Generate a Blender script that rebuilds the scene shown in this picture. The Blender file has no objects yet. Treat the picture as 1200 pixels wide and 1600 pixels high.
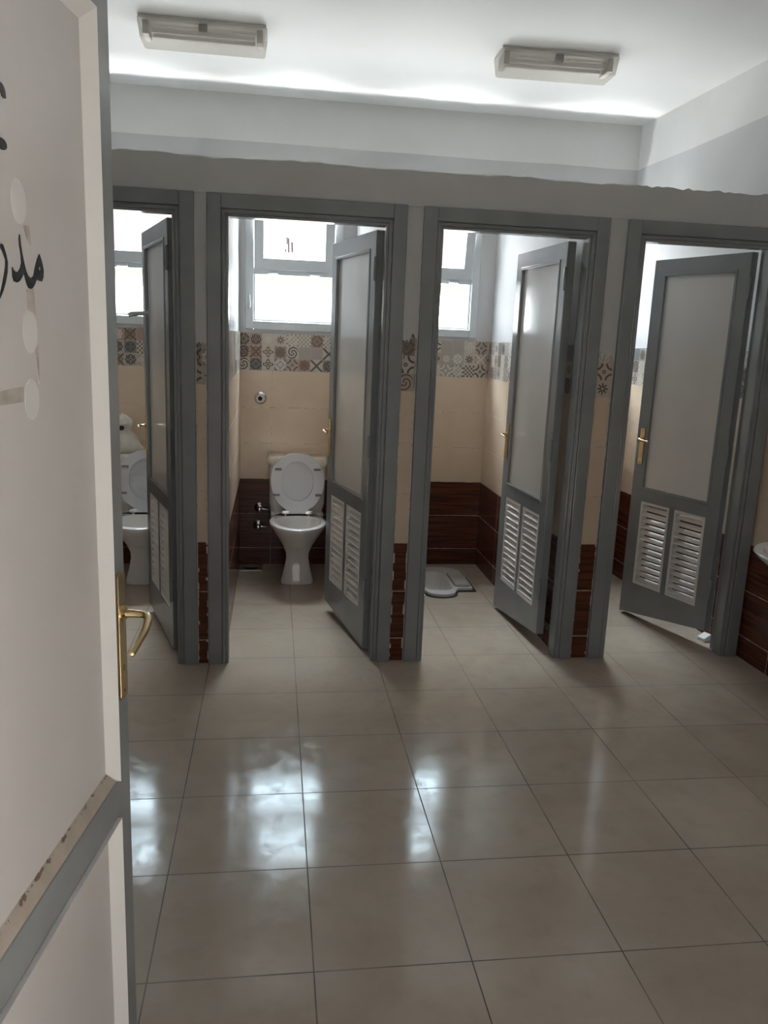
import bpy, math, random
from mathutils import Vector, Matrix, noise
from mathutils.geometry import tessellate_polygon
random.seed(7)
SC = bpy.context.scene
COL = SC.collection
PI = math.pi

# ------------------------------------------------------------------ mesh builder
class MB:
    def __init__(s): s.v = []; s.f = []; s.m = []
    def add(s, vs, fs, m=0):
        o = len(s.v); s.v += [tuple(v) for v in vs]
        for f in fs: s.f.append([i + o for i in f]); s.m.append(m)
        return s
    def box(s, x0, x1, y0, y1, z0, z1, m=0):
        x0, x1 = sorted((x0, x1)); y0, y1 = sorted((y0, y1)); z0, z1 = sorted((z0, z1))
        v = [(x, y, z) for z in (z0, z1) for y in (y0, y1) for x in (x0, x1)]
        return s.add(v, [(0, 2, 3, 1), (4, 5, 7, 6), (0, 1, 5, 4), (1, 3, 7, 5), (3, 2, 6, 7), (2, 0, 4, 6)], m)
    def prism(s, loops, to3, a, b, m=0):
        """loops: outer (and hole) 2-D loops; to3(u, v, w) gives the 3-D point; extruded from w=a to w=b"""
        tri = tessellate_polygon([[Vector((u, v, 0)) for u, v in L] for L in loops])
        flat = [p for L in loops for p in L]; n = len(flat)
        vs = [to3(u, v, a) for u, v in flat] + [to3(u, v, b) for u, v in flat]
        fs = [tuple(t) for t in tri] + [tuple(i + n for i in reversed(t)) for t in tri]
        o = 0
        for L in loops:
            k = len(L)
            for i in range(k):
                j = (i + 1) % k; fs.append((o + i, o + j, o + j + n, o + i + n))
            o += k
        return s.add(vs, fs, m)
    def loft(s, rings, cap0=True, cap1=True, m=0, closed=True):
        n = len(rings[0]); vs = [p for r in rings for p in r]; fs = []
        for k in range(len(rings) - 1):
            for i in range(n if closed else n - 1):
                j = (i + 1) % n
                fs.append((k * n + i, k * n + j, (k + 1) * n + j, (k + 1) * n + i))
        if cap0: fs.append(tuple(reversed(range(n))))
        if cap1: fs.append(tuple((len(rings) - 1) * n + i for i in range(n)))
        return s.add(vs, fs, m)
    def lathe(s, prof, o=(0, 0, 0), axis='z', seg=24, m=0):
        """prof: (radius, height) pairs along the axis"""
        rings = []
        for r, h in prof:
            ring = []
            for i in range(seg):
                a = 2 * PI * i / seg; c, t = r * math.cos(a), r * math.sin(a)
                q = {'z': (c, t, h), 'y': (c, h, -t), 'x': (h, c, t)}[axis]
                ring.append((o[0] + q[0], o[1] + q[1], o[2] + q[2]))
            rings.append(ring)
        return s.loft(rings, m=m)
    def tube(s, path, rad, seg=12, m=0):
        P = [Vector(p) for p in path]; n = len(P)
        rr = rad if isinstance(rad, (list, tuple)) else [rad] * n
        rings = []; up = None
        for i in range(n):
            t = (P[min(i + 1, n - 1)] - P[max(i - 1, 0)]).normalized()
            if up is None:
                up = Vector((0, 0, 1)) if abs(t.z) < .9 else Vector((1, 0, 0))
            a = t.cross(up).normalized(); up = a.cross(t).normalized()
            rings.append([tuple(P[i] + rr[i] * (math.cos(2 * PI * k / seg) * a + math.sin(2 * PI * k / seg) * up)) for k in range(seg)])
        return s.loft(rings, m=m)
    def build(s, name, mats, parent=None, loc=None, rotz=0, bevel=0, seg=2, smooth=None, label=None):
        me = bpy.data.meshes.new(name); me.from_pydata(s.v, [], s.f)
        if not isinstance(mats, (list, tuple)): mats = [mats]
        for mt in mats: me.materials.append(mt)
        for p, k in zip(me.polygons, s.m): p.material_index = k
        import bmesh
        bm = bmesh.new(); bm.from_mesh(me)
        bmesh.ops.recalc_face_normals(bm, faces=bm.faces[:]); bm.to_mesh(me); bm.free()
        if smooth is not None:
            for p in me.polygons: p.use_smooth = True
            me.set_sharp_from_angle(angle=math.radians(smooth))
        o = bpy.data.objects.new(name, me); COL.objects.link(o)
        if loc is not None: o.location = loc
        o.rotation_euler.z = rotz
        if parent is not None: o.parent = parent
        if bevel:
            b = o.modifiers.new('bevel', 'BEVEL'); b.width = bevel; b.segments = seg
            b.limit_method = 'ANGLE'; b.angle_limit = math.radians(40); b.harden_normals = False
        if label: o['label'] = label
        return o

def smooth_path(K, R_, n):
    P = [Vector(k) for k in K]; out = []; rr = []
    for i in range(len(P) - 1):
        p0, p1, p2, p3 = P[max(i - 1, 0)], P[i], P[i + 1], P[min(i + 2, len(P) - 1)]
        for k in range(n):
            t = k / n
            out.append(.5 * ((2 * p1) + (p2 - p0) * t + (2 * p0 - 5 * p1 + 4 * p2 - p3) * t * t + (3 * p1 - p0 - 3 * p2 + p3) * t ** 3)); rr.append(R_[i] * (1 - t) + R_[i + 1] * t)
    return out + [P[-1]], rr + [R_[-1]]
def empty(name, loc, rotz=0):
    o = bpy.data.objects.new(name, None); COL.objects.link(o); o.location = loc; o.rotation_euler.z = rotz
    o.empty_display_size = .1
    return o
def tag(o, label, cat, group=None, kind=None):
    o['label'] = label; o['category'] = cat
    if group: o['group'] = group
    if kind: o['kind'] = kind
    return o
def copy_tree(o, parent=None):
    c = o.copy(); COL.objects.link(c)
    if parent is not None: c.parent = parent
    for ch in list(o.children): copy_tree(ch, c)
    return c

# ------------------------------------------------------------------ node maths
class X:
    def __init__(s, nt, k): s.nt = nt; s.k = k
    def op(s, o, *a):
        n = s.nt.nodes.new('ShaderNodeMath'); n.operation = o
        for i, q in enumerate((s,) + a):
            if isinstance(q, X): s.nt.links.new(q.k, n.inputs[i])
            else: n.inputs[i].default_value = q
        return X(s.nt, n.outputs[0])
    def __add__(s, o): return s.op('ADD', o)
    __radd__ = __add__
    def __sub__(s, o): return s.op('SUBTRACT', o)
    def __rsub__(s, o): return (s * -1) + o
    def __mul__(s, o): return s.op('MULTIPLY', o)
    __rmul__ = __mul__
    def __truediv__(s, o): return s.op('DIVIDE', o)
    def floor(s): return s.op('FLOOR')
    def fract(s): return s.op('FRACT')
    def abs(s): return s.op('ABSOLUTE')
    def lt(s, o): return s.op('LESS_THAN', o)
    def gt(s, o): return s.op('GREATER_THAN', o)
    def min(s, o): return s.op('MINIMUM', o)
    def max(s, o): return s.op('MAXIMUM', o)
    def sqrt(s): return s.op('SQRT')
    def cos(s): return s.op('COSINE')
    def sin(s): return s.op('SINE')
    def atan2(s, o): return s.op('ARCTAN2', o)
    def inv(s): return 1 - s
    def ss(s, a, b):
        n = s.nt.nodes.new('ShaderNodeMapRange'); n.interpolation_type = 'SMOOTHSTEP'
        s.nt.links.new(s.k, n.inputs[0]); n.inputs[1].default_value = a; n.inputs[2].default_value = b
        return X(s.nt, n.outputs[0])

def setc(nt, inp, c):
    if isinstance(c, X): nt.links.new(c.k, inp)
    else: inp.default_value = tuple(c) + ((1,) if len(c) == 3 else ())
def mixc(nt, fac, a, b, mode='MIX'):
    n = nt.nodes.new('ShaderNodeMix'); n.data_type = 'RGBA'; n.blend_type = mode
    if isinstance(fac, X): nt.links.new(fac.k, n.inputs[0])
    else: n.inputs[0].default_value = fac
    setc(nt, n.inputs[6], a); setc(nt, n.inputs[7], b)
    return X(nt, n.outputs[2])
def comb(nt, x, y, z):
    n = nt.nodes.new('ShaderNodeCombineXYZ')
    for i, q in enumerate((x, y, z)):
        if isinstance(q, X): nt.links.new(q.k, n.inputs[i])
        else: n.inputs[i].default_value = q
    return X(nt, n.outputs[0])
def sep(nt, k):
    n = nt.nodes.new('ShaderNodeSeparateXYZ'); nt.links.new(k, n.inputs[0])
    return [X(nt, n.outputs[i]) for i in range(3)]
def noise_tex(nt, vec, scale, detail=3, rough=.5):
    n = nt.nodes.new('ShaderNodeTexNoise'); n.inputs['Scale'].default_value = scale
    n.inputs['Detail'].default_value = detail; n.inputs['Roughness'].default_value = rough
    if vec is not None: nt.links.new(vec.k, n.inputs['Vector'])
    return X(nt, n.outputs[0])
def white(nt, vec):
    n = nt.nodes.new('ShaderNodeTexWhiteNoise'); n.noise_dimensions = '3D'; nt.links.new(vec.k, n.inputs['Vector'])
    return X(nt, n.outputs['Value'])

def new_mat(name):
    m = bpy.data.materials.new(name); m.use_nodes = True
    nt = m.node_tree; b = nt.nodes['Principled BSDF']
    return m, nt, b
def geo_pos(nt):
    g = nt.nodes.new('ShaderNodeNewGeometry'); return X(nt, g.outputs['Position']), g
def obj_pos(nt):
    g = nt.nodes.new('ShaderNodeTexCoord'); return X(nt, g.outputs['Object'])
def bump(nt, b, h, strength=.2, dist=.002):
    n = nt.nodes.new('ShaderNodeBump'); n.inputs['Strength'].default_value = strength; n.inputs['Distance'].default_value = dist
    nt.links.new(h.k, n.inputs['Height']); nt.links.new(n.outputs[0], b.inputs['Normal'])

def paint(name, c, rough=.4, var=.06, nscale=4, bmp=.15, bscale=60, spec=.5, chips=None):
    m, nt, b = new_mat(name); p = obj_pos(nt)
    n = noise_tex(nt, p, nscale, 4)
    a = tuple(q * (1 - var) for q in c); d = tuple(min(1, q * (1 + var)) for q in c)
    col = mixc(nt, n.ss(.3, .7), a, d)
    if chips:
        k = noise_tex(nt, p, chips[1], 5, .65).gt(chips[2])
        col = mixc(nt, k, col, chips[0])
    setc(nt, b.inputs['Base Color'], col)
    b.inputs['Roughness'].default_value = rough; b.inputs['Specular IOR Level'].default_value = spec
    bump(nt, b, noise_tex(nt, p, bscale, 3), bmp)
    return m
def metal(name, c, rough=.2):
    m, nt, b = new_mat(name); p = obj_pos(nt)
    setc(nt, b.inputs['Base Color'], c); b.inputs['Metallic'].default_value = 1
    r = noise_tex(nt, p, 20, 2) * .03 + (rough - .015)
    nt.links.new(r.k, b.inputs['Roughness'])
    return m
def ceramic(name, c, rough=.08):
    m, nt, b = new_mat(name); p = obj_pos(nt)
    n = noise_tex(nt, p, 9, 3)
    setc(nt, b.inputs['Base Color'], mixc(nt, n.ss(.35, .7), c, tuple(q * .95 for q in c)))
    b.inputs['Roughness'].default_value = rough; b.inputs['Coat Weight'].default_value = .3
    return m

GREY = (.238, .252, .263)
WHITE = (.70, .685, .665)
M_grey = paint('grey_enamel', GREY, .21, .06, 5, .25, 25, chips=((.42, .38, .33), 9, .74))
M_door_white = paint('white_door_paint', WHITE, .13, .03, 3, .05, 14, spec=.6)
M_mould = paint('lit_moulding_white', (.86, .855, .84), .3, .02)  # whiter than the panels: light on the sloped moulding put into its colour
M_panel = paint('entrance_panel_paint', (.70, .675, .67), .25, .03, 3, .05, 14)
M_louver = paint('louver_paint', (.72, .705, .685), .45, .03)
M_groove = paint('dark_grooves', (.20, .185, .16), .6, .2, 30)  # dark tone for the base between the footrest ridges
M_upvc = paint('window_grey', (.60, .62, .63), .35, .03)
M_plaster = None
M_brass = metal('brass', (.70, .55, .33), .26)
M_chrome = metal('chrome', (.78, .78, .78), .12)
M_steel = metal('dull_steel', (.45, .44, .42), .35)
M_ceramic = ceramic('white_ceramic', (.78, .78, .77))
M_cream_cer = ceramic('ivory_ceramic', (.78, .74, .64))
M_seat = paint('seat_plastic', (.66, .69, .73), .25, .02, 5, .02)
M_rub = paint('grey_rubber', (.22, .22, .23), .6)
M_black = paint('dark_rubber', (.015, .014, .013), .6)
M_ink = paint('black_paint', (.012, .016, .018), .4, .1)
M_spot = paint('pale_adhesive', (.80, .79, .78), .5, .02)
M_tape = paint('tape_residue', (.42, .38, .35), .7, .2, 40)
M_bag = paint('white_plastic_bag', (.62, .59, .54), .35, .06, 12, .6, 25)
M_diffbase = paint('lamp_white_metal', (.7, .69, .67), .4)
M_tube = paint('tube_glass', (.85, .85, .85), .3)
M_ballast = paint('lamp_dark_part', (.12, .12, .12), .5)

def plaster_mat():
    m, nt, b = new_mat('wall_plaster'); P, g = geo_pos(nt)
    x, y, z = sep(nt, P.k)
    n = noise_tex(nt, P, 3, 4)
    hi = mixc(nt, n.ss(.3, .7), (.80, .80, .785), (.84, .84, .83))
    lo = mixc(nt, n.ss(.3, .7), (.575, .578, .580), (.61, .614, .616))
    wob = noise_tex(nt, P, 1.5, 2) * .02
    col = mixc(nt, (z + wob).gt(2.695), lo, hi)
    st = noise_tex(nt, P, 7, 6, .7).gt(.765)
    col = mixc(nt, st * .6, col, (.35, .33, .31))
    setc(nt, b.inputs['Base Color'], col); b.inputs['Roughness'].default_value = .55
    bump(nt, b, noise_tex(nt, P, 90, 4), .12)
    return m
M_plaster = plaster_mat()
M_ceil = paint('ceiling_paint', (.84, .84, .83), .7, .015, 2, .08, 80)

def tile_mat():
    m, nt, b = new_mat('wall_tiles'); P, g = geo_pos(nt)
    x, y, z = sep(nt, P.k); nx, ny, nz = sep(nt, g.outputs['True Normal'])
    side = nx.abs().gt(.6)
    u = x * side.inv() + (y + 1.27) * side
    # cream and brown courses
    H = .2380; L = .50
    rv = (z - .115) / H; rr = rv.fract(); row = rv.floor()
    ru = (u - .025) / L; uu = ru.fract(); cu = ru.floor()
    gv = rr.lt(.0072).max(rr.gt(.9928)); gu = uu.lt(.0026).max(uu.gt(.9974))
    grout = gv.max(gu)
    tid = white(nt, comb(nt, row, cu, side * 3))
    nz1 = noise_tex(nt, P, 5, 4)
    cream = mixc(nt, nz1.ss(.25, .75), (.63, .505, .385), (.70, .57, .45))
    cream = mixc(nt, tid * .25, cream, (.56, .45, .34))
    st = noise_tex(nt, comb(nt, x * 3, y * 3, z * 60), 1.0, 4)
    brown = mixc(nt, st.ss(.3, .7), (.062, .020, .012), (.130, .046, .026))
    isb = z.lt(.592)
    body = mixc(nt, isb, cream, brown)
    body = mixc(nt, grout, body, mixc(nt, noise_tex(nt, P, 30, 3).ss(.3, .7), (.34, .28, .22), (.70, .64, .56)))
    # patchwork band of small patterned squares
    S = .0785
    bu = (u + .12 + side * .031) / S; bv = (z - 1.306) / S
    px = bu.fract() - .5; py = bv.fract() - .5
    cell = comb(nt, bu.floor(), bv.floor(), side * 7 + ny.abs().gt(.6) * y.gt(1.) * 3)
    r1 = white(nt, cell); r2 = white(nt, comb(nt, bv.floor() + 11.3, bu.floor() * 1.7, side + 5.1)); r3 = white(nt, comb(nt, bu.floor() + 3.9, bv.floor() + 8.2, 2.2))
    rad = (px * px + py * py).sqrt(); th = py.atan2(px)
    flower = (rad - .28 - (th * 4).cos() * .10).abs().lt(.055).max(rad.lt(.09)).max(((rad - .17).abs().lt(.02)))
    eight = (rad - .24 - (th * 8).cos() * .12).lt(0.0)
    eight = eight * rad.gt(.08)
    dx = (px.abs() - py.abs()).abs().lt(.10)
    cx2 = px.abs() - .5; cy2 = py.abs() - .5
    arcs = (((cx2 * cx2 + cy2 * cy2).sqrt() - .36).abs()).lt(.06).max(rad.lt(.12) * rad.gt(.05))
    dots = ((px * 6 * PI).sin() * (py * 6 * PI).sin()).gt(.15)
    scroll = ((rad * 26 + th * 2).sin()).gt(.25) * rad.lt(.5)
    def pick(a, c): return r1.gt(a) * r1.lt(c)
    pat = (flower * pick(0, .22)).max(eight * pick(.22, .38)).max(dx * pick(.38, .53)).max(arcs * pick(.53, .70)).max(dots * pick(.70, .78)).max(scroll * pick(.78, .88))
    inner = ((rad * 40).sin().gt(.35) * rad.lt(.46)).max((px.abs() + py.abs() - .42).abs().lt(.035)).max(((px.abs() - .30).abs().lt(.03)) * ((py.abs() - .30).abs().lt(.06)))
    pat = pat.max(inner * r2.gt(.45) * r1.lt(.88))
    bgc = mixc(nt, r2.gt(.34), (.50, .45, .39), (.37, .33, .29))
    bgc = mixc(nt, r2.gt(.58), bgc, (.30, .25, .215))
    bgc = mixc(nt, r2.gt(.74), bgc, (.36, .25, .20))
    bgc = mixc(nt, r2.gt(.86), bgc, (.20, .20, .21))
    fg = mixc(nt, r3.gt(.48), (.085, .07, .062), (.60, .56, .50))
    fg = mixc(nt, r3.gt(.72), fg, (.16, .095, .065))
    band = mixc(nt, pat, bgc, fg)
    bg = px.abs().gt(.487).max(py.abs().gt(.487))
    band = mixc(nt, bg * .7, band, (.48, .45, .40))
    isband = z.gt(1.306)
    col = mixc(nt, isband, body, band)
    setc(nt, b.inputs['Base Color'], col)
    rough = (grout * isband.inv()) * .5 + .16 + isband * .12 + noise_tex(nt, P, 8, 3) * .06
    nt.links.new(rough.k, b.inputs['Roughness'])
    h = (grout * isband.inv()).inv() + noise_tex(nt, P, 6, 2) * .3
    bump(nt, b, h, .35, .002)
    sp = mixc(nt, isb, (.5, .5, .5), (.22, .22, .22)); nt.links.new(sp.k, b.inputs['Specular IOR Level'])
    return m
M_tile = tile_mat()

def floor_mat():
    m, nt, b = new_mat('floor_tiles'); P, g = geo_pos(nt)
    x, y, z = sep(nt, P.k); T = .40
    a = (x - .149) / T; c = (y + 1.149) / T
    fa = a.fract(); fc = c.fract()
    w = .0046
    gr = (fa.lt(w).max(fa.gt(1 - w))).max(fc.lt(w).max(fc.gt(1 - w)))
    tid = white(nt, comb(nt, a.floor(), c.floor(), 1.5))
    n1 = noise_tex(nt, P, 2.6, 5, .6); n2 = noise_tex(nt, P, 11, 5, .6)
    col = mixc(nt, n1.ss(.3, .72), (.465, .392, .318), (.550, .475, .395))
    col = mixc(nt, n2.ss(.45, .75) * .35, col, (.38, .32, .26))
    col = mixc(nt, tid * .22, col, (.39, .335, .275))
    spots = noise_tex(nt, P, 38, 2).gt(.80)
    col = mixc(nt, spots * .55, col, (.12, .10, .085))
    gcol = mixc(nt, noise_tex(nt, P, 3, 3).ss(.4, .62), (.105, .09, .075), (.23, .2, .17))
    col = mixc(nt, gr, col, gcol)
    setc(nt, b.inputs['Base Color'], col)
    smear = noise_tex(nt, P, 13, 6, .72)
    r = smear.ss(.40, .70) * .11 + noise_tex(nt, comb(nt, x * 30, y * 9, z), 1.0, 5, .7).ss(.5, .7) * .06 + .085 + gr * .4
    nt.links.new(r.k, b.inputs['Roughness'])
    hh = gr.inv() + noise_tex(nt, P, 3, 2) * .25 + tid * .1
    bump(nt, b, hh, .25, .002)
    b.inputs['Specular IOR Level'].default_value = .42
    return m
M_floor = floor_mat()

def glass_mat(name, tint=(.97, .985, .99), refl=.08):
    m = bpy.data.materials.new(name); m.use_nodes = True; nt = m.node_tree; nt.nodes.clear()
    o = nt.nodes.new('ShaderNodeOutputMaterial'); mx = nt.nodes.new('ShaderNodeMixShader')
    t = nt.nodes.new('ShaderNodeBsdfTransparent'); t.inputs[0].default_value = tint + (1,)
    g = nt.nodes.new('ShaderNodeBsdfGlossy'); g.inputs['Roughness'].default_value = .08
    mx.inputs[0].default_value = refl
    nt.links.new(t.outputs[0], mx.inputs[1]); nt.links.new(g.outputs[0], mx.inputs[2]); nt.links.new(mx.outputs[0], o.inputs[0])
    return m
M_glass = glass_mat('window_glass')
def diffuser_mat():
    m = bpy.data.materials.new('lamp_plastic'); m.use_nodes = True; nt = m.node_tree; nt.nodes.clear()
    o = nt.nodes.new('ShaderNodeOutputMaterial'); mx = nt.nodes.new('ShaderNodeMixShader'); m2 = nt.nodes.new('ShaderNodeMixShader')
    t = nt.nodes.new('ShaderNodeBsdfTransparent'); t.inputs[0].default_value = (.95, .93, .90, 1)
    d = nt.nodes.new('ShaderNodeBsdfDiffuse'); d.inputs[0].default_value = (.60, .57, .53, 1)
    g = nt.nodes.new('ShaderNodeBsdfGlossy'); g.inputs['Roughness'].default_value = .25
    mx.inputs[0].default_value = .36; m2.inputs[0].default_value = .06
    nt.links.new(t.outputs[0], mx.inputs[1]); nt.links.new(d.outputs[0], mx.inputs[2])
    nt.links.new(mx.outputs[0], m2.inputs[1]); nt.links.new(g.outputs[0], m2.inputs[2]); nt.links.new(m2.outputs[0], o.inputs[0])
    return m
M_diff = diffuser_mat()
def worn_mat():
    m, nt, b = new_mat('flaking_moulding'); p = obj_pos(nt); x, y, z = sep(nt, p.k)
    n = noise_tex(nt, comb(nt, x * 1.0, y, z * 1.0), 55, 6, .7)
    col = mixc(nt, noise_tex(nt, p, 20, 3).ss(.3, .7), (.50, .44, .38), (.41, .36, .31))
    edge = ((z - .812).abs() * -130 + 1.0).max(0)      # dirt line along the upper edge
    col = mixc(nt, (n + edge * .20).gt(.70), col, (.17, .115, .075))
    setc(nt, b.inputs['Base Color'], col); b.inputs['Roughness'].default_value = .6
    bump(nt, b, n, .5, .003)
    return m
M_worn = worn_mat()
M_grout = paint('white_grout', (.55, .51, .46), .8, .2, 30)

# ------------------------------------------------------------------ the room
CEIL = 2.955; BACK = 1.71; LEFT = -1.30; FRONT = -3.20; TOPW = 2.25
def wx(y): return 2.432 - .030 * y                     # the right wall runs slightly askew
# squat pan hole in the floor
HX0, HX1, HY0, HY1 = .975, 1.185, 1.02, 1.47
fl = MB()
for a in ((LEFT - .3, HX0, -5.2, 2.0), (HX1, 3.0, -5.2, 2.0), (HX0, HX1, -5.2, HY0), (HX0, HX1, HY1, 2.0)):
    fl.box(a[0], a[1], a[2], a[3], -.12, 0)
tag(fl.build('floor', M_floor), 'glossy beige square-tiled floor', 'floor', kind='structure')
tag(MB().box(LEFT - .3, 3.0, -3.35, 1.96, CEIL, CEIL + .15).build('ceiling', M_ceil), 'plain white painted ceiling', 'ceiling', kind='structure')

WIN = [(-1.075, -.455), (-.15, .465), (.757, 1.370), (1.735, 2.345)]
WZ0, WZ1 = 1.565, 2.41
wb = MB()
def cols(mb, y0, y1, z0, z1, x0, x1, holes, hz0, hz1, m=0):
    e = x0
    for a, c in holes:
        mb.box(e, a, y0, y1, z0, z1, m); mb.box(a, c, y0, y1, z0, hz0, m)
        if hz1 < z1: mb.box(a, c, y0, y1, hz1, z1, m)
        e = c
    mb.box(e, x1, y0, y1, z0, z1, m)
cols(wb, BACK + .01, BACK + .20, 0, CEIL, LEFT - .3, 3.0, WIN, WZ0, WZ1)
wb.box(LEFT, wx(BACK), BACK, BACK + .01, 0, 1.545, 1)
tag(wb.build('wall_back', [M_plaster, M_tile]), 'white back wall with windows above tiled lower half', 'wall', kind='structure')

# right wall, slightly rotated, tiled below
wr = MB()
def quad_wall(mb, t0, t1, y0, y1, z0, z1, m):
    pts = [(wx(y0) + t0, y0), (wx(y0) + t1, y0), (wx(y1) + t1, y1), (wx(y1) + t0, y1)]
    mb.prism([pts], lambda u, v, w: (u, v, w), z0, z1, m)
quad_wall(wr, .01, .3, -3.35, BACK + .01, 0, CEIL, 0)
quad_wall(wr, 0, .01, -3.2, BACK, 0, 1.545, 1)
tag(wr.build('wall_right', [M_plaster, M_tile]), 'white right wall tiled brown and cream below', 'wall', kind='structure')
wl = MB().box(LEFT - .3, LEFT, -3.35, BACK + .01, 0, CEIL, 0).box(LEFT, LEFT + .01, -3.2, BACK, 0, 1.545, 1)
tag(wl.build('wall_left', [M_plaster, M_tile]), 'white left wall tiled brown and cream below', 'wall', kind='structure')
wf = MB()
DX0, DX1 = -.375, .62
wf.box(LEFT - .3, DX0, FRONT - .15, FRONT, 0, CEIL).box(DX1, 3.0, FRONT - .15, FRONT, 0, CEIL).box(DX0, DX1, FRONT - .15, FRONT, 2.1, CEIL)
tag(wf.build('wall_front', M_plaster), 'white wall around the entrance doorway', 'wall', kind='structure')

# cubicle front wall: columns between the frames and a header, ragged along its top
FR = [(-1.162, -.305), (-.253, .604), (.677, 1.528), (1.616, 2.421)]
FH = 2.105; JW = .091
wp = MB(); e = LEFT
for i, (a, c) in enumerate(FR + [(wx(0), None)]):
    if a - e > .004:
        wp.box(e, a, .006, .10, 0, FH, 0)
        # tile strip with a ragged top edge
        ttop = [1.50, 1.49, 1.535, 1.51, 1.5][i]
        lo = e + .0045; hi = a - .0045
        if i in (1, 2, 3):
            n = 7; top = [(lo + (hi - lo) * k / n, ttop + random.uniform(-.014, .012) + (.018 if i == 2 and k in (4, 5) else 0)) for k in range(n + 1)]
            if i == 3: top = [(q[0], q[1] - .02 + .022 * math.sin(k * 2.4)) for k, q in enumerate(top)]
        else: top = [(lo, ttop), (hi, ttop)]
        wp.prism([[(lo, 0), (hi, 0)] + top[::-1]], lambda u, v, w: (u, w, v), .0, .006, 1)
        # uneven white grout smears along both edges of the strip
        if i in (1, 2, 3):
            for zz in range(34):
                zc = .02 + zz * .043
                if random.random() < .55: wp.box(lo - .003, lo + random.uniform(.001, .007), -.0012, .004, zc, zc + random.uniform(.01, .05), 2)
                if random.random() < .55: wp.box(hi - random.uniform(.001, .008), hi + .003, -.0012, .004, zc, zc + random.uniform(.01, .05), 2)
    e = c
n = 150; top = []
for k in range(n + 1):
    xx = LEFT + (wx(0) - LEFT) * k / n
    top.append((xx, TOPW + .007 * (noise.noise((xx * 3.1, 0, 0))) + random.uniform(-.006, .005)))
wp.prism([[(LEFT, FH), (wx(0), FH)] + top[::-1]], lambda u, v, w: (u, w, v), .0, .10, 0)
for xx, s in ((.895, .006), (1.655, .008)):              # mortar crumbs on the ledge
    wp.lathe([(s, 0), (s * .9, s), (s * .3, s * 1.6)], (xx, .03, TOPW - .001), seg=7)
tag(wp.build('wall_partition', [M_plaster, M_tile, M_grout]), 'grey-white cubicle front wall with a ragged top edge', 'wall', kind='structure')
for i, cx in enumerate((-.28, .64, 1.565)):
    d = MB().box(cx - .09, cx + .09, .10, BACK + .01, 0, TOPW, 0)
    d.box(cx - .10, cx - .09, .10, BACK, 0, 1.545, 1).box(cx + .09, cx + .10, .10, BACK, 0, 1.545, 1)
    tag(d.build('wall_divider_%d' % (i + 1), [M_plaster, M_tile]),
        ('dividing wall between first and second cubicle', 'dividing wall between second and third cubicle', 'dividing wall between third and fourth cubicle')[i], 'wall', kind='structure')

# grey door frames
for i, (a, c) in enumerate(FR):
    f = MB()
    for s, o in ((1, a), (-1, c)):
        f.box(o, o + s * .060, -.018, .106, 0, FH)
        f.box(o + s * .060, o + s * .078, -.010, .106, 0, FH - .060)
        f.box(o + s * .078, o + s * JW, -.006, .058, 0, FH - .078)
        f.box(o + s * .063, o + s * .070, -.014, -.008, 0, FH - .063)
    f.box(a + .060, c - .060, -.018, .106, FH - .060, FH)
    f.box(a + .060, c - .060, -.010, .106, FH - .078, FH - .060)
    f.box(a + .078, c - .078, -.006, .058, FH - JW, FH - .078)
    f.box(a + .063, c - .063, -.014, -.008, FH - .070, FH - .063)
    tag(f.build('trim_%d' % (i + 1), M_grey, bevel=.004),
        ('grey door frame of the leftmost cubicle', 'grey door frame of the cubicle with the open toilet', 'grey door frame of the squat toilet cubicle', 'grey door frame of the rightmost cubicle')[i], 'door frame', kind='structure')

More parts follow.
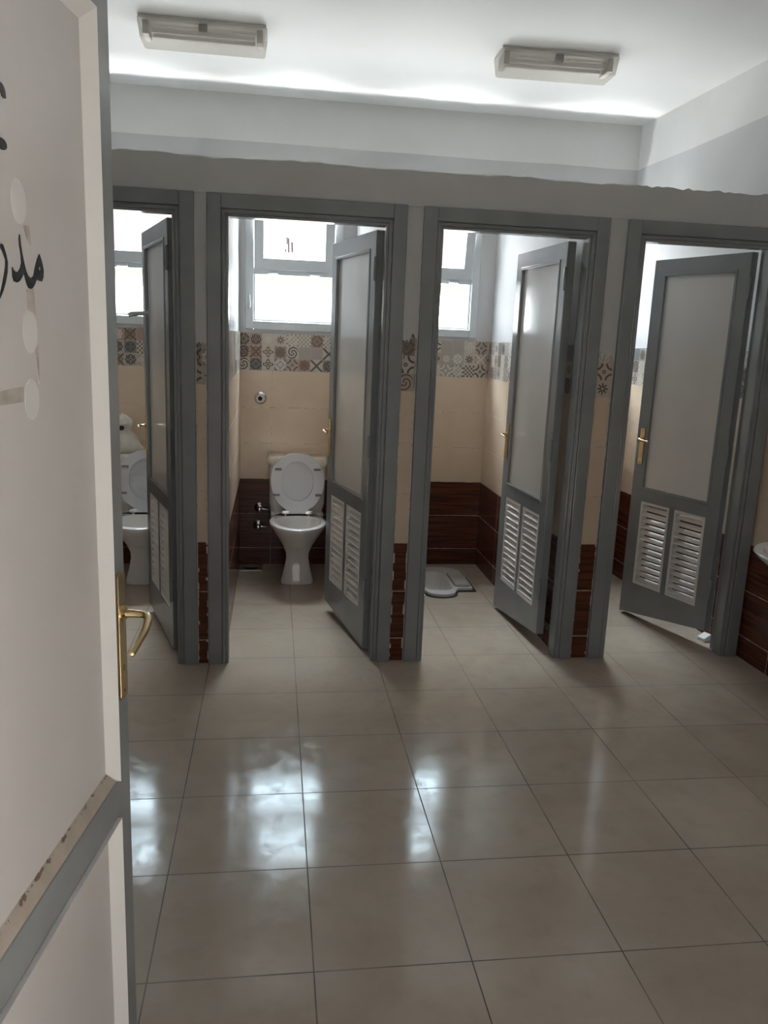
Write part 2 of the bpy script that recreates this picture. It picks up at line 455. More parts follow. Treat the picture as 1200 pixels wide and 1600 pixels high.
# ------------------------------------------------------------------ windows
def window(i, x0, x1):
    w = .052; y0, y1 = BACK - .008, BACK + .07
    z0, z1 = WZ0, WZ1; zt = 1.905
    fr = MB()
    fr.box(x0, x0 + w, y0, y1, z0, z1).box(x1 - w, x1, y0, y1, z0, z1).box(x0 + w, x1 - w, y0, y1, z0, z0 + w).box(x0 + w, x1 - w, y0, y1, z1 - w, z1)
    fr.box(x0 + w, x1 - w, y0 + .008, y1, zt, zt + .042)
    for s, o in ((1, x0 + w), (-1, x1 - w)): fr.box(o, o + s * .012, y0 + .02, y1, z0 + w, zt)
    fr.box(x0 + w, x1 - w, y0 + .02, y1, z0 + w, z0 + w + .014)
    root = fr.build('window_%d' % (i + 1), M_upvc, bevel=.004)
    tag(root, ('window in the leftmost cubicle partly behind its door', 'window above the open toilet with a tilted upper sash', 'window in the squat toilet cubicle', 'window in the rightmost cubicle')[i], 'window', kind='structure')
    MB().box(x0 + w + .01, x1 - w - .01, y0 + .035, y0 + .040, z0 + w + .01, zt).build('lower_pane', M_glass, root)
    # upper sash hinged along its foot, tilted into the room
    sw = .058; a = math.radians(9.5); zs0 = zt + .030; hgt = z1 - w - zs0 - .006; X0, X1 = x0 + w + .004, x1 - w - .004
    def T(u, v, t): return (u, y0 - .004 - v * math.sin(a) + t * math.cos(a), zs0 + v * math.cos(a) + t * math.sin(a))
    s = MB()
    s.prism([[(X0, 0), (X1, 0), (X1, hgt), (X0, hgt)], [(X0 + sw, sw + .012), (X0 + sw, hgt - sw), (X1 - sw, hgt - sw), (X1 - sw, sw + .012)]], T, 0, .034)
    so = s.build('upper_sash', M_upvc, root, bevel=.003)
    MB().prism([[(X0 + sw - .004, sw), (X1 - sw + .004, sw), (X1 - sw + .004, hgt - sw), (X0 + sw - .004, hgt - sw)]], T, .016, .020).build('pane', M_glass, so)
    if i == 1:
        mk = MB()
        for u0, v0, v1, w_ in ((.296, .110, .195, .007), (.318, .112, .172, .008), (.287, .160, .200, .006), (.278, .112, .128, .006)):
            mk.prism([[(X0 + u0 - .085, v0), (X0 + u0 - .085 + w_, v0), (X0 + u0 - .085 + w_ * .6, v1), (X0 + u0 - .085 - w_ * .4, v1)]], T, .0145, .0158)
        mk.build('scratch_mark', M_ballast, so, label='dark scratches on the upper pane')
    hg = MB()
    for xx in (X0 + .12, X1 - .12):
        MB.box(hg, xx - .032, xx + .032, y0 - .014, y0 + .01, zt + .006, zt + .020)
    hg.build('sash_hinge', M_upvc, root, bevel=.003)
    h = MB().tube([(x0 + .026, y0 - .002, 1.700), (x0 + .026, y0 - .022, 1.703), (x0 + .028, y0 - .03, 1.72), (x0 + .024, y0 - .026, 1.775)], [.008, .008, .009, .007], 10)
    h.box(x0 + .016, x0 + .036, y0 - .006, y0 + .002, 1.675, 1.735)
    h.build('window_handle', M_upvc, root, smooth=40)
    return root
for i, (a, c) in enumerate(WIN): window(i, a, c)

# ------------------------------------------------------------------ door hardware
def handle(door, L, s, yface, z, lever_dir=-1, h=.205, name='door_handle', xoff=.045, big=False):
    """brass plate and lever; s = +1/-1: side of the leaf the face looks to (local Y)"""
    xc = L - xoff; w = .033; t = .007
    outl = []
    for k in range(24):
        ang = 2 * PI * k / 24
        outl.append((xc + (w / 2 - .008) * (1 if math.cos(ang) > 0 else -1) + .008 * math.cos(ang), z + (h / 2 - .012) * (1 if math.sin(ang) > 0 else -1) + .012 * math.sin(ang)))
    p = MB().prism([outl], lambda u, v, q: (u, yface + s * q, v), 0, t)
    for dz in (h / 2 - .014, -h / 2 + .014): p.lathe([(.004, 0), (.0035, .002), (.001, .003)], (xc, yface + s * t, z + dz), 'y', 10)
    p.lathe([(.006, 0), (.005, .0015)], (xc, yface + s * t, z - .055), 'y', 12)
    pl = p.build(name, M_brass, door, bevel=.0018)
    zl = z + .040
    def pt(a_, o, dz_): return (xc + lever_dir * a_, yface + s * o, zl + dz_)
    if big: keys = [pt(0, t, 0), pt(0, .030, 0), pt(.004, .046, 0), pt(.020, .055, -.002), pt(.050, .060, -.008), pt(.080, .060, -.016), pt(.104, .058, -.023), pt(.110, .057, -.024), pt(.113, .0565, -.0245)]
    else: keys = [pt(0, t, 0), pt(0, .026, 0), pt(.004, .038, .001), pt(.016, .046, .002), pt(.040, .050, -.001), pt(.070, .050, -.004), pt(.086, .048, -.004)]
    path, rad = smooth_path(keys, [.0075, .0062, .0064, .0066, .0060, .0052, .0056, .0058, .002][:len(keys)], 5)
    lv = MB().tube(path, rad, 14)
    lv.lathe([(.013, 0), (.013, .004), (.009, .007)], (xc, yface + s * t, zl), 'y', 18) if s > 0 else lv.lathe([(.013, 0), (.013, -.004), (.009, -.007)], (xc, yface + s * t, zl), 'y', 18)
    lv.build('lever', M_brass, pl, smooth=50)
    return pl

def hinge(door, z, y):
    h = MB().lathe([(.0085, -.05), (.0085, .05), (.005, .056)], (-.006, y, z), 'z', 14)
    h.box(-.004, .0005, y - .032, y, z - .048, z + .048)
    return h.build('hinge', M_grey, door, smooth=40)

# ------------------------------------------------------------------ cubicle doors
def stall_door(i, hx, hy, fx, fy, bh, bf, label):
    L = math.hypot(fx - hx, fy - hy); ang = math.atan2(fy - hy, fx - hx)
    th = .042; top = 2.012; st = .082
    def bz(u): return bh + (bf - bh) * u / L
    to = lambda u, v, w: (u, w, v)
    f = MB()
    f.prism([[(0, bz(0)), (L, bz(L)), (L, top), (0, top)],
             [(st, .768), (st, 1.925), (L - st, 1.925), (L - st, .768)],
             [(st, .205), (st, .690), (L / 2 - .018, .690), (L / 2 - .018, .205)],
             [(L / 2 + .018, .205), (L / 2 + .018, .690), (L - st, .690), (L - st, .205)]], to, -th, 0)
    # beads around the panel, both faces
    for yy0, yy1 in ((-.012, .004), (-th - .004, -th + .012)):
        f.prism([[(st - .012, .756), (L - st + .012, .756), (L - st + .012, 1.937), (st - .012, 1.937)], [(st + .003, .771), (st + .003, 1.922), (L - st - .003, 1.922), (L - st - .003, .771)]], to, yy0, yy1)
    d = f.build('door_%d' % i, M_grey, None, (hx, hy, 0), ang, bevel=.003)
    tag(d, label, 'door', 'cubicle doors', 'structure')
    MB().box(st - .002, L - st + .002, -.027, -.013, .766, 1.927).build('upper_panel', M_door_white, d, label='glossy white upper door panel')
    for u0, u1 in ((st, L / 2 - .018), (L / 2 + .018, L - st)):
        v = MB(); b = .016
        v.prism([[(u0, .205), (u1, .205), (u1, .690), (u0, .690)], [(u0 + b, .205 + b), (u0 + b, .690 - b), (u1 - b, .690 - b), (u1 - b, .205 + b)]], to, -th + .004, -.002)
        nsl = 13; p = (.485 - 2 * b) / nsl
        for k in range(nsl):
            zc = .205 + b + p * (k + .5)
            v.prism([[(-.002, zc - .0140), (-.002, zc - .0100), (-.024, zc + .0065), (-.026, zc + .0030)]], lambda q, z, w: (w, q, z), u0 + b - .003, u1 - b + .003)
        v.build('louver', M_louver, d, label='white slatted vent in the lower door')
    handle(d, L, 1, 0, 1.0)
    handle(d, L, -1, -th, 1.0, name='inner_door_handle')
    for z in (.32, 1.03, 1.84): hinge(d, z, .004)
    return d
d1 = stall_door(1, -.432, .120, -.637, .755, .02, .05, 'leftmost cubicle door, its edge partly hidden by the entrance door')
# coat hook on the leftmost door
hk = MB().tube([(.560, -.012, 1.615), (.562, .03, 1.612), (.564, .075, 1.606), (.566, .088, 1.600)], [.010, .012, .013, .012], 10)
hk.box(.548, .572, -.013, -.008, 1.595, 1.635)
hk.build('coat_hook', M_steel, d1, smooth=40)
stall_door(2, .487, .120, .334, .755, .015, .065, 'grey door with white panel swung open beside the open toilet')
stall_door(3, 1.385, .120, 1.341, .772, .080, .014, 'grey door with white panel open beside the squat toilet')
stall_door(4, 2.300, .105, 2.092, .690, .095, .012, 'rightmost cubicle door, facing the camera most squarely')

# ------------------------------------------------------------------ the open entrance door in front
def entrance_door():
    L = .90; ang = math.atan2(-2.32 + 3.21, -.207 + .346); th = .045; top = 2.06
    to = lambda u, v, w: (u, w, v)
    f = MB()
    f.prism([[(0, .012), (L, .012), (L, top), (0, top)], [(.065, .79), (.065, 1.958), (.836, 1.958), (.836, .79)], [(.065, .12), (.065, .722), (.836, .722), (.836, .12)]], to, 0, th)
    d = f.build('door_5', M_grey, None, (-.346, -3.21, 0), ang, bevel=.003)
    tag(d, 'entrance door standing open in front, white panels and black painted lettering', 'door', kind='structure')
    R = .010; mw = .023                      # panel recess, moulding width
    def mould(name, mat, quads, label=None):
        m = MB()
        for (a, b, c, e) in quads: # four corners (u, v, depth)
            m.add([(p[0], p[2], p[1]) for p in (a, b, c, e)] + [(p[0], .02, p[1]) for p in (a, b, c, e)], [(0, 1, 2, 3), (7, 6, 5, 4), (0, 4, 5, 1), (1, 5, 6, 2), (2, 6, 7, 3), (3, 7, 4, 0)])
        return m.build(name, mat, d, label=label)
    for nm, z0, z1 in (('upper', .79, 1.958), ('lower', .12, .722)):
        MB().box(.06, .841, R, R + .012, z0 - .004, z1 + .004).build('door_panel', M_panel, d, label='white %s panel of the entrance door' % nm)
        o = (.065, .836); i_ = (.065 + mw, .836 - mw); zi0, zi1 = z0 + .026, z1 - mw
        q = [((o[1], z0, -.007), (o[1], z1, -.007), (i_[1], zi1, R), (i_[1], zi0, R)),
             ((o[0], z1, -.007), (o[0], z0, -.007), (i_[0], zi0, R), (i_[0], zi1, R)),
             ((o[1], z1, -.007), (o[0], z1, -.007), (i_[0], zi1, R), (i_[1], zi1, R))]
        bot = [((o[0], z0, .001), (o[1], z0, .001), (i_[1], zi0, R), (i_[0], zi0, R))]
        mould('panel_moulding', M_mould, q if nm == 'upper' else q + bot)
        if nm == 'upper': mould('worn_moulding', M_worn, bot, 'beige moulding with flaking brown paint')
    handle(d, L, -1, 0, 1.035, h=.218, xoff=.034, big=True)
    handle(d, L, 1, th, 1.035, h=.218, xoff=.034, big=True, name='inner_door_handle')
    MB().box(L - .0005, L + .0015, .012, .034, .95, 1.13).build('lock_plate', M_brass, d)
    for z in (.25, 1.03, 1.8):
        MB().lathe([(.0085, -.05), (.0085, .05)], (-.008, th + .004, z), 'z', 12).build('hinge', M_grey, d, smooth=40)
    def mark(loops, mat, name, t=.0008, label=None, sh=None):
        m = MB()
        for lp in loops: m.prism(lp, lambda u, v, w: (u, R - w, v), 0, t)
        return m.build(name, mat, d, label=label)
    MD = [(0.6051, 1.6323), (0.6062, 1.6224), (0.6091, 1.6111), (0.6133, 1.5999), (0.6173, 1.5914), (0.6218, 1.5866), (0.6294, 1.5842), (0.6367, 1.5877), (0.6421, 1.598), (0.6485, 1.6076), (0.6554, 1.6151), (0.6595, 1.6102), (0.6634, 1.6029), (0.6655, 1.5953), (0.6635, 1.5874), (0.6589, 1.5825), (0.651, 1.583), (0.6451, 1.5846), (0.6399, 1.5789), (0.6341, 1.574), (0.6279, 1.5716), (0.6219, 1.5724), (0.6173, 1.5766), (0.614, 1.583), (0.6115, 1.5898), (0.6066, 1.5847), (0.5994, 1.5791), (0.5921, 1.5767), (0.5849, 1.5776), (0.5818, 1.5828), (0.5821, 1.5935), (0.5855, 1.5905), (0.5903, 1.5883), (0.5974, 1.5895), (0.6028, 1.5939), (0.6061, 1.6), (0.6056, 1.6093), (0.6032, 1.6192), (0.6029, 1.6277)]
    MH = [(0.6531, 1.6017), (0.6582, 1.5986), (0.6558, 1.5938), (0.6512, 1.5969)]
    RA = [(0.5593, 1.617), (0.5635, 1.6154), (0.5684, 1.607), (0.5718, 1.5975), (0.5695, 1.5861), (0.5647, 1.5759), (0.5574, 1.5656), (0.5505, 1.5576), (0.5411, 1.5522), (0.5293, 1.549), (0.5296, 1.5514), (0.5415, 1.5557), (0.5512, 1.5632), (0.5568, 1.5726), (0.5619, 1.5827), (0.5661, 1.5928), (0.567, 1.5999), (0.5611, 1.6083), (0.5572, 1.612), (0.5561, 1.6153)]
    CU = [(0.5679, 1.7866), (0.5788, 1.7886), (0.5823, 1.7876), (0.5857, 1.7853), (0.5879, 1.781), (0.589, 1.7747), (0.5842, 1.7734), (0.5798, 1.7747), (0.5775, 1.7773), (0.5725, 1.7807), (0.5673, 1.7817)]
    dot = [(.5727 + .0123 * math.cos(a * PI / 12), 1.7241 + .0062 * math.sin(a * PI / 12)) for a in range(24)]
    mark([[MD, MH], [RA], [CU], [dot]], M_ink, 'lettering', .0012, 'black painted lettering')
    for x, z, rx, rz in ((.6084, 1.669, .019, .025), (.6211, 1.5211, .0195, .0262), (.6169, 1.4391, .0195, .0252)):
        mark([[[(x + rx * math.cos(a * PI / 14), z + rz * math.sin(a * PI / 14)) for a in range(28)]]], M_spot, 'adhesive_spot', .0003, 'pale oval adhesive spot')
    for lp in ([(0.6152, 1.6436), (0.6321, 1.6459), (0.6344, 1.6219), (0.6218, 1.63)], [(0.6166, 1.5706), (0.6358, 1.5733), (0.6392, 1.5414), (0.6172, 1.5467)],
               [(0.6309, 1.5003), (0.6421, 1.5041), (0.6386, 1.4568), (0.6354, 1.4767)], [(.45, 1.452), (0.5377, 1.4534), (0.5965, 1.4559), (0.5944, 1.4376), (0.5358, 1.4376), (.45, 1.437)]):
        mark([[lp]], M_tape, 'tape_residue', .0005, 'grey tape residue')
entrance_door()

# ------------------------------------------------------------------ toilets
def egg(hw, yf, yb, n=40, p=2.0, cx=0, yc=None):
    """plan outline: front half and back half ellipses about yc"""
    if yc is None: yc = yf + (yb - yf) * .5
    out = []
    for k in range(n):
        a = 2 * PI * k / n; c, s = math.cos(a), math.sin(a)
        sx = math.copysign(abs(c) ** (2 / p), c); sy = math.copysign(abs(s) ** (2 / p), s)
        out.append((cx + hw * sx, yc + (yb - yc) * sy if sy > 0 else yc + (yc - yf) * sy))
    return out
def rring(o, z): return [(x, y, z) for x, y in o]
def rbox(x0, x1, y0, y1, r, n=6):
    out = []
    for cx, cy, a0 in ((x1 - r, y1 - r, 0), (x0 + r, y1 - r, 90), (x0 + r, y0 + r, 180), (x1 - r, y0 + r, 270)):
        for k in range(n + 1):
            a = math.radians(a0 + 90 * k / n); out.append((cx + r * math.cos(a), cy + r * math.sin(a)))
    return out
def toilet(x, label):
    # local frame: origin on the floor under the bowl, +y towards the back wall (tank back at y = .35)
    t = empty('toilet', (x, 1.35, 0)); tag(t, label, 'toilet', 'cubicle toilets')
    b = MB()
    prof = [(.100, -.112, .25, 0, 2.6), (.102, -.114, .25, .02, 2.6), (.094, -.106, .25, .05, 2.5), (.079, -.09, .24, .11, 2.4), (.070, -.085, .235, .165, 2.3), (.073, -.10, .235, .20, 2.2),
            (.094, -.15, .235, .25, 2.1), (.125, -.22, .235, .30, 2.05), (.155, -.28, .23, .345, 2.0), (.172, -.312, .22, .375, 2.0), (.178, -.322, .21, .390, 2.0), (.177, -.321, .208, .398, 2.0), (.172, -.315, .20, .402, 2.0),
            (.146, -.285, .075, .402, 2.0), (.140, -.278, .068, .395, 2.0), (.132, -.25, .05, .35, 2.0), (.10, -.19, .03, .28, 2.0), (.055, -.12, .0, .225, 2.0), (.02, -.07, -.03, .215, 2.0)]
    b.loft([rring(egg(hw, yf, yb, 44, p, yc=-.07), z) for hw, yf, yb, z, p in prof])
    b.loft([rring(rbox(-.15, .15, .10, .33, .03), .345), rring(rbox(-.17, .17, .08, .35, .03), .385), rring(rbox(-.17, .17, .08, .35, .03), .402)])
    b.build('bowl', M_ceramic, t, smooth=45)
    k = MB().loft([rring(rbox(-.165, .165, .19, .35, .03), .40), rring(rbox(-.18, .18, .185, .35, .03), .46), rring(rbox(-.184, .184, .175, .35, .03), .712)])
    k.build('tank', M_ceramic, t, smooth=40)
    l = MB().loft([rring(rbox(-.190, .190, .166, .352, .03), .712), rring(rbox(-.196, .196, .160, .353, .035), .722), rring(rbox(-.196, .196, .160, .353, .035), .748), rring(rbox(-.188, .188, .168, .350, .03), .762), rring(rbox(-.17, .17, .18, .34, .03), .766)])
    lid = l.build('tank_lid', M_cream_cer, t, smooth=40, label='ivory tank lid')
    MB().lathe([(.022, .764), (.022, .770), (.019, .774)], (.0, .26, 0), 'z', 20).build('flush_button', M_chrome, lid, smooth=40)
    # raised seat and lid, leaning back to the tank
    def outline(hw, z0, z1, n=48):
        o = []
        for q in range(n):
            a = 2 * PI * q / n; c, s = math.cos(a), math.sin(a); zc = z0 + (z1 - z0) * .56
            if s > 0: o.append((hw * c, zc + (z1 - zc) * s))
            else:
                f = abs(s); ww = hw * (math.copysign(abs(c) ** .92, c)); ww = math.copysign(max(abs(ww), .075 if f > .93 else 0), c if abs(c) > 1e-6 else 1)
                o.append((ww, zc - (zc - z0) * min(1, f ** .95)))
        return o
    tilt = math.radians(9)
    def plane(y0):
        return lambda u, v, w: (u, y0 + (v - .41) * math.sin(tilt) - w * math.cos(tilt), .41 + (v - .41) * math.cos(tilt))
    so = outline(.172, .425, .800); hole = [(.102 * math.cos(2 * PI * q / 40), .622 + .128 * math.sin(2 * PI * q / 40)) for q in range(40)]
    MB().prism([outline(.174, .420, .802)], plane(.118), 0, .014).build('seat_lid', M_seat, t, bevel=.004, smooth=40)
    s = MB().prism([so, hole[::-1]], plane(.100), 0, .018).build('seat', M_seat, t, bevel=.006, seg=3, smooth=40)
    for u, v in ((-.124, .70), (.124, .70), (-.134, .535), (.134, .535)):
        MB().prism([[(u - .021, v - .007), (u + .021, v - .007), (u + .021, v + .007), (u - .021, v + .007)]], plane(.082), 0, .008).build('bumper', M_rub, s, bevel=.002)
    for sx in (-.075, .075):
        h = MB().lathe([(.013, -.022), (.014, -.01), (.014, .01), (.013, .022)], (sx, .090, .420), 'x', 16)
        h.lathe([(.014, .400), (.011, .412)], (sx, .090, 0), 'z', 14)
        h.build('seat_hinge', M_chrome, s, smooth=40)
    MB().box(-.065, .065, .083, .100, .412, .428).build('seat_hinge_bar', M_seat, s, bevel=.003)
    return t
toilet(.195, 'white toilet with raised seat and ivory tank lid in the second cubicle')
toilet(-.752, 'white toilet in the leftmost cubicle with a bag on its tank')

# crumpled white bag standing on the leftmost tank
bg = MB(); rings = []
for k in range(19):
    q = k / 18; z = .766 + q * .235
    r = [.085, .100, .106, .104, .098, .092, .085, .075, .064, .054, .047, .044, .046, .052, .058, .056, .046, .03, .008][k]
    ring = []
    for i in range(36):
        a = 2 * PI * i / 36
        w = 1 + .16 * noise.noise((math.cos(a) * 2.2, math.sin(a) * 2.2, q * 5)) + .10 * noise.noise((math.cos(a) * 6, math.sin(a) * 6, q * 9 + 4))
        zz = z + (.02 * noise.noise((math.cos(a) * 3, math.sin(a) * 3, 9.1)) * (1 if q > .5 else 0))
        ring.append((r * w * math.cos(a) * 1.12, r * w * math.sin(a) * .78, max(.7665, zz) if k else .7665))
    rings.append(ring)
bg.loft(rings)
bag = bg.build('plastic_bag', M_bag, None, (-.905, 1.615, 0), smooth=60)
tag(bag, 'crumpled white plastic bag standing on the leftmost toilet tank', 'bag')
e_ = MB().loft([[( -.004 + .02 * math.cos(a * PI / 4) , -.052 + .004 * math.sin(a * PI / 4), .925 + .016 * math.sin(a * PI / 4)) for a in range(8)], [(-.004 + .015 * math.cos(a * PI / 4), -.056, .925 + .012 * math.sin(a * PI / 4)) for a in range(8)]])
e_.build('dark_print', M_black, bag, label='dark patch on the bag')

# ------------------------------------------------------------------ squat pan
sq = empty('squat_toilet', (1.08, 1.28, 0)); tag(sq, 'white ceramic squat toilet with ridged footrests set in the floor', 'squat toilet')
def pan_out(g=0):
    o = [(-.215 - g, -.185 - g), (-.125, -.185 - g), (-.105, -.215 - g * .7)]
    for k in range(9):
        a = PI + PI * k / 8; o.append((.095 * math.cos(a) * (1 + g * 6), -.235 + .085 * math.sin(a) - g * .6))
    o += [(.105, -.215 - g * .7), (.125, -.185 - g), (.215 + g, -.185 - g), (.222 + g, .05)]
    for k in range(7):
        a = k / 6 * PI / 2; o.append((.09 + (.125 + g) * math.cos(a), .16 + (.125 + g) * math.sin(a)))
    for k in range(7):
        a = PI / 2 + k / 6 * PI / 2; o.append((-.09 + (.125 + g) * math.cos(a), .16 + (.125 + g) * math.sin(a)))
    o.append((-.222 - g, .05)); return o
basin = rbox(-.085, .085, -.235, .175, .06, 7)
to = lambda u, v, w: (u, v, w)
p = MB().prism([pan_out(), basin[::-1]], to, .001, .022)
p.loft([rring(basin, .022), rring(rbox(-.08, .08, -.228, .165, .055, 7), .0), rring(rbox(-.065, .065, -.21, .14, .05, 7), -.06), rring(rbox(-.04, .04, -.19, .05, .035, 7), -.10)], cap0=False)
p.build('pan', M_ceramic, sq, bevel=.004, smooth=40)
for sx in (-1, 1):
    r = MB().prism([rbox(sx * .158 - .052, sx * .158 + .052, -.165, .135, .03)], to, .021, .026, 1)
    for k in range(11):
        y = -.148 + k * .026; r.box(sx * .158 - .046, sx * .158 + .046, y, y + .013, .025, .033)
    r.build('footrest', [M_ceramic, M_groove], sq, bevel=.0015)
MB().prism([pan_out(.020), [(q[0] * .97, q[1] * .97) for q in pan_out()][::-1]], to, .0005, .006).build('sealant', M_black, sq, label='dark joint around the pan')

# ------------------------------------------------------------------ wall fittings
fv = MB().lathe([(.040, 0), (.040, -.004), (.034, -.010), (.030, -.014), (.030, -.030), (.026, -.036), (.016, -.036), (.014, -.022)], (0, 0, 0), 'y', 28)
v = fv.build('flush_valve', M_chrome, None, (-.050, BACK + .002, 1.126), smooth=35)
tag(v, 'round chrome flush valve high on the cream tiles', 'valve')
MB().lathe([(.0135, -.023), (.012, -.024)], (0, 0, 0), 'y', 16).build('valve_opening', M_black, v)
for z, x, lab in ((.394, -.050, 'upper of two chrome angle valves on the brown tiles'), (.274, -.058, 'lower of two chrome angle valves on the brown tiles')):
    a = MB().lathe([(.034, 0), (.034, -.004), (.024, -.012), (.012, -.014), (.012, -.05), (.017, -.052), (.019, -.064), (.015, -.076), (.004, -.080)], (0, 0, 0), 'y', 24)
    o = a.build('angle_valve', M_chrome, None, (x, BACK + .002, z), smooth=35); tag(o, lab, 'valve', 'angle valves on the brown tiles')
    MB().tube([(.010, -.040, 0), (.035, -.040, -.002), (.06, -.038, -.006)], [.006, .0055, .005], 10).build('outlet_pipe', M_chrome, o, smooth=40)
    if z > .3:
        MB().tube([(.058, -.038, -.006), (.064, -.030, -.02), (.065, -.024, -.05), (.062, -.022, -.08)], .005, 8).build('flexible_hose', M_steel, o, smooth=40)

dr = MB().prism([rbox(-.075, .075, -.075, .075, .008), [(.058 * math.cos(a * PI / 14), .058 * math.sin(a * PI / 14)) for a in range(28)][::-1]], to, 0, .006)
d = dr.build('floor_drain', M_steel, None, (-.10, 1.615, 0), bevel=.0015); tag(d, 'square floor drain by the back wall beside the toilet', 'drain')
MB().lathe([(.0578, .0005), (.0578, .002)], (0, 0, 0), 'z', 28).build('drain_opening', M_black, d)
MB().prism([[(.057 * math.cos(a * PI / 14), .057 * math.sin(a * PI / 14)) for a in range(1, 14)]], to, .002, .005).build('drain_cover', M_steel, d)

# basin on the right wall
wbx = wx(-.72); bo = empty('wash_basin', (wbx, -.785, -.050)); tag(bo, 'white wash basin on the right wall at the photo edge', 'basin')
b = MB(); hwB = .235
def bring(sx, sy, cx, z, n=36):
    return [(max(-.001 - .0, 0) + min(-.001, cx + sx * math.cos(2 * PI * k / n)), sy * math.sin(2 * PI * k / n), z) for k in range(n)]
b.loft([bring(.08, .10, -.10, .60), bring(.13, .16, -.14, .64), bring(.19, .22, -.19, .71), bring(.225, .26, -.225, .765), bring(.235, .27, -.232, .785), bring(.230, .265, -.232, .792),
        bring(.19, .225, -.24, .790), bring(.17, .20, -.24, .76), bring(.11, .13, -.23, .68), bring(.03, .03, -.22, .665)])
b.build('bowl', M_ceramic, bo, smooth=45)
MB().loft([rring(rbox(-.20, -.012, -.09, .09, .06), .048), rring(rbox(-.19, -.012, -.08, .08, .06), .3), rring(rbox(-.22, -.012, -.10, .10, .06), .635)]).build('pedestal', M_ceramic, bo, smooth=40)
MB().lathe([(.02, .665), (.02, .667)], (-.22, 0, 0), 'z', 16).build('waste', M_chrome, bo)

# white wedge on the floor under the rightmost door's hinge edge
wd = MB().prism([[(-.028, .0), (.028, .0), (.028, .034), (.018, .038), (-.028, .018)]], lambda u, v, w: (u, w, v), -.025, .025)
tag(wd.build('door_wedge', M_spot, None, (2.375, .215, 0), .3, bevel=.003), 'small white wedge on the floor under the rightmost cubicle door', 'door wedge')

# ------------------------------------------------------------------ ceiling lamps
def lamp(cx, cy, rz, label):
    t = empty('ceiling_lamp', (cx, cy, CEIL), rz); tag(t, label, 'ceiling lamp', 'ceiling lamps over the cubicles')
    L, W, H = .298, .092, .096
    MB().box(-L + .004, L - .004, -W + .004, W - .004, -.014, 0).build('base', M_diffbase, t, bevel=.003)
    d = MB(); th = .003
    A = rbox(-L, L, -W, W, .012, 4); B = rbox(-L + .010, L - .010, -W + .008, W - .008, .014, 4)
    A2 = rbox(-L + th, L - th, -W + th, W - th, .010, 4); B2 = rbox(-L + .010 + th, L - .010 - th, -W + .008 + th, W - .008 - th, .012, 4)
    d.loft([rring(A2, -.013), rring(A, -.013), rring(A, -.020), rring(B, -H + .004), rring([(x * .985, y * .95) for x, y in B], -H)], cap0=False)
    d.build('diffuser', M_diff, t, smooth=30)
    for y in (-.03, .035):
        MB().lathe([(.013, -.24), (.013, .24)], (0, y, -.045), 'x', 14).build('fluorescent_tube', M_tube, t, smooth=40)
    for sx in (-1, 1):
        MB().box(sx * .25, sx * .278, -.06, .06, -.072, -.014).build('tube_holder', M_ballast if False else M_steel, t, bevel=.003)
    MB().box(-.02, .02, -.075, -.05, -.05, -.014).build('starter', M_ballast, t, bevel=.004)
    return t
lamp(-.311, .660, .0, 'left of two boxy fluorescent lamps on the ceiling')
lamp(1.420, .622, -.04, 'right of two boxy fluorescent lamps on the ceiling')

# ------------------------------------------------------------------ daylight
W = bpy.data.worlds.new('daylight'); SC.world = W; W.use_nodes = True; nt = W.node_tree; nt.nodes.clear()
out = nt.nodes.new('ShaderNodeOutputWorld'); bgd = nt.nodes.new('ShaderNodeBackground')
tc = nt.nodes.new('ShaderNodeTexCoord'); dx, dy, dz = sep(nt, tc.outputs['Generated'])
north = dy.ss(-.15, .15)                                  # the courtyard side, beyond the windows
sky = mixc(nt, dz.ss(.62, .76), (12.5, 15.6, 17.6), (132, 143, 150))
ground = mixc(nt, (dz * -1).ss(.22, .58), (7.5, 7.5, 7.4), (27, 27, 26.4))
wall = mixc(nt, dz.ss(.040, .062), (19, 19.6, 20), (1.5, 1.14, 1.02))       # pale rendered facade across the courtyard
wall = mixc(nt, dz.ss(.078, .092), wall, (1.6, 1.22, 1.24))
wall = mixc(nt, dz.ss(.125, .20), wall, (19, 19.8, 20.6))
up = dz.gt(0)
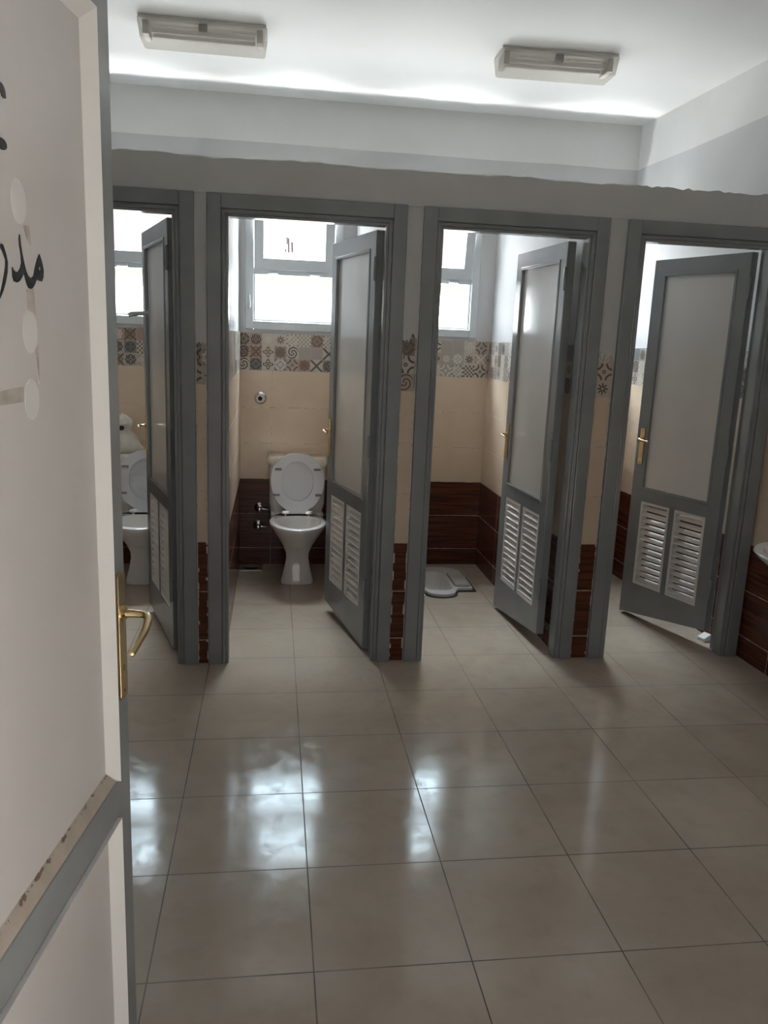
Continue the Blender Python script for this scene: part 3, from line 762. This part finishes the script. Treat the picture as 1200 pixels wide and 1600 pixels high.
ncol = mixc(nt, up, ground, mixc(nt, dz.ss(.30, .42), wall, sky))
steep_glow = (dz * -1).ss(.80, .935) * dz.gt(-.968) * north     # steep bright band added to throw a glow onto the ceiling
ncol = mixc(nt, steep_glow, ncol, (150, 154, 152))
scol = mixc(nt, up, (.22, .20, .18), mixc(nt, dz.ss(.05, .40), (2.0, 1.87, 1.83), (.4, .4, .41)))   # corridor side
col = mixc(nt, north, scol, ncol)
nt.links.new(col.k, bgd.inputs[0]); bgd.inputs[1].default_value = 1.0
nt.links.new(bgd.outputs[0], out.inputs[0])
W.cycles.sampling_method = 'MANUAL'; W.cycles.sample_map_resolution = 1024

def portal(name, cx, cy, cz, w, h, rx):
    l = bpy.data.lights.new(name, 'AREA'); l.shape = 'RECTANGLE'; l.size = w; l.size_y = h; l.cycles.is_portal = True
    o = bpy.data.objects.new(name, l); COL.objects.link(o); o.location = (cx, cy, cz); o.rotation_euler = (rx, 0, 0)
for a, c in WIN: portal('window_daylight', (a + c) / 2, BACK + .202, (WZ0 + WZ1) / 2, c - a, WZ1 - WZ0, -PI / 2)
portal('doorway_daylight', (DX0 + DX1) / 2, FRONT - .152, 1.05, DX1 - DX0, 2.1, PI / 2)

# ------------------------------------------------------------------ camera
cam = bpy.data.cameras.new('camera'); co = bpy.data.objects.new('camera', cam); COL.objects.link(co)
r = Vector((0.99041078, -0.13231394, 0.03974295)); u = Vector((-0.01085552, 0.2122498, 0.97715515)); f = Vector((0.13772668, 0.96821642, -0.20877816))
M = Matrix((r, u, -f)).transposed().to_4x4(); M.translation = Vector((0.0350994, -3.64868, 1.527818)); co.matrix_world = M
cam.sensor_fit = 'VERTICAL'; cam.sensor_height = 32; cam.lens = 1255.879 / 1600 * 32; cam.clip_start = .02
SC.camera = co
SC.view_settings.view_transform = 'Standard'; SC.view_settings.look = 'None'; SC.view_settings.gamma = 1; SC.view_settings.use_curve_mapping = False
SC.view_settings.exposure = 0.12
SC.cycles.max_bounces = 12; SC.cycles.diffuse_bounces = 8; SC.cycles.transparent_max_bounces = 16
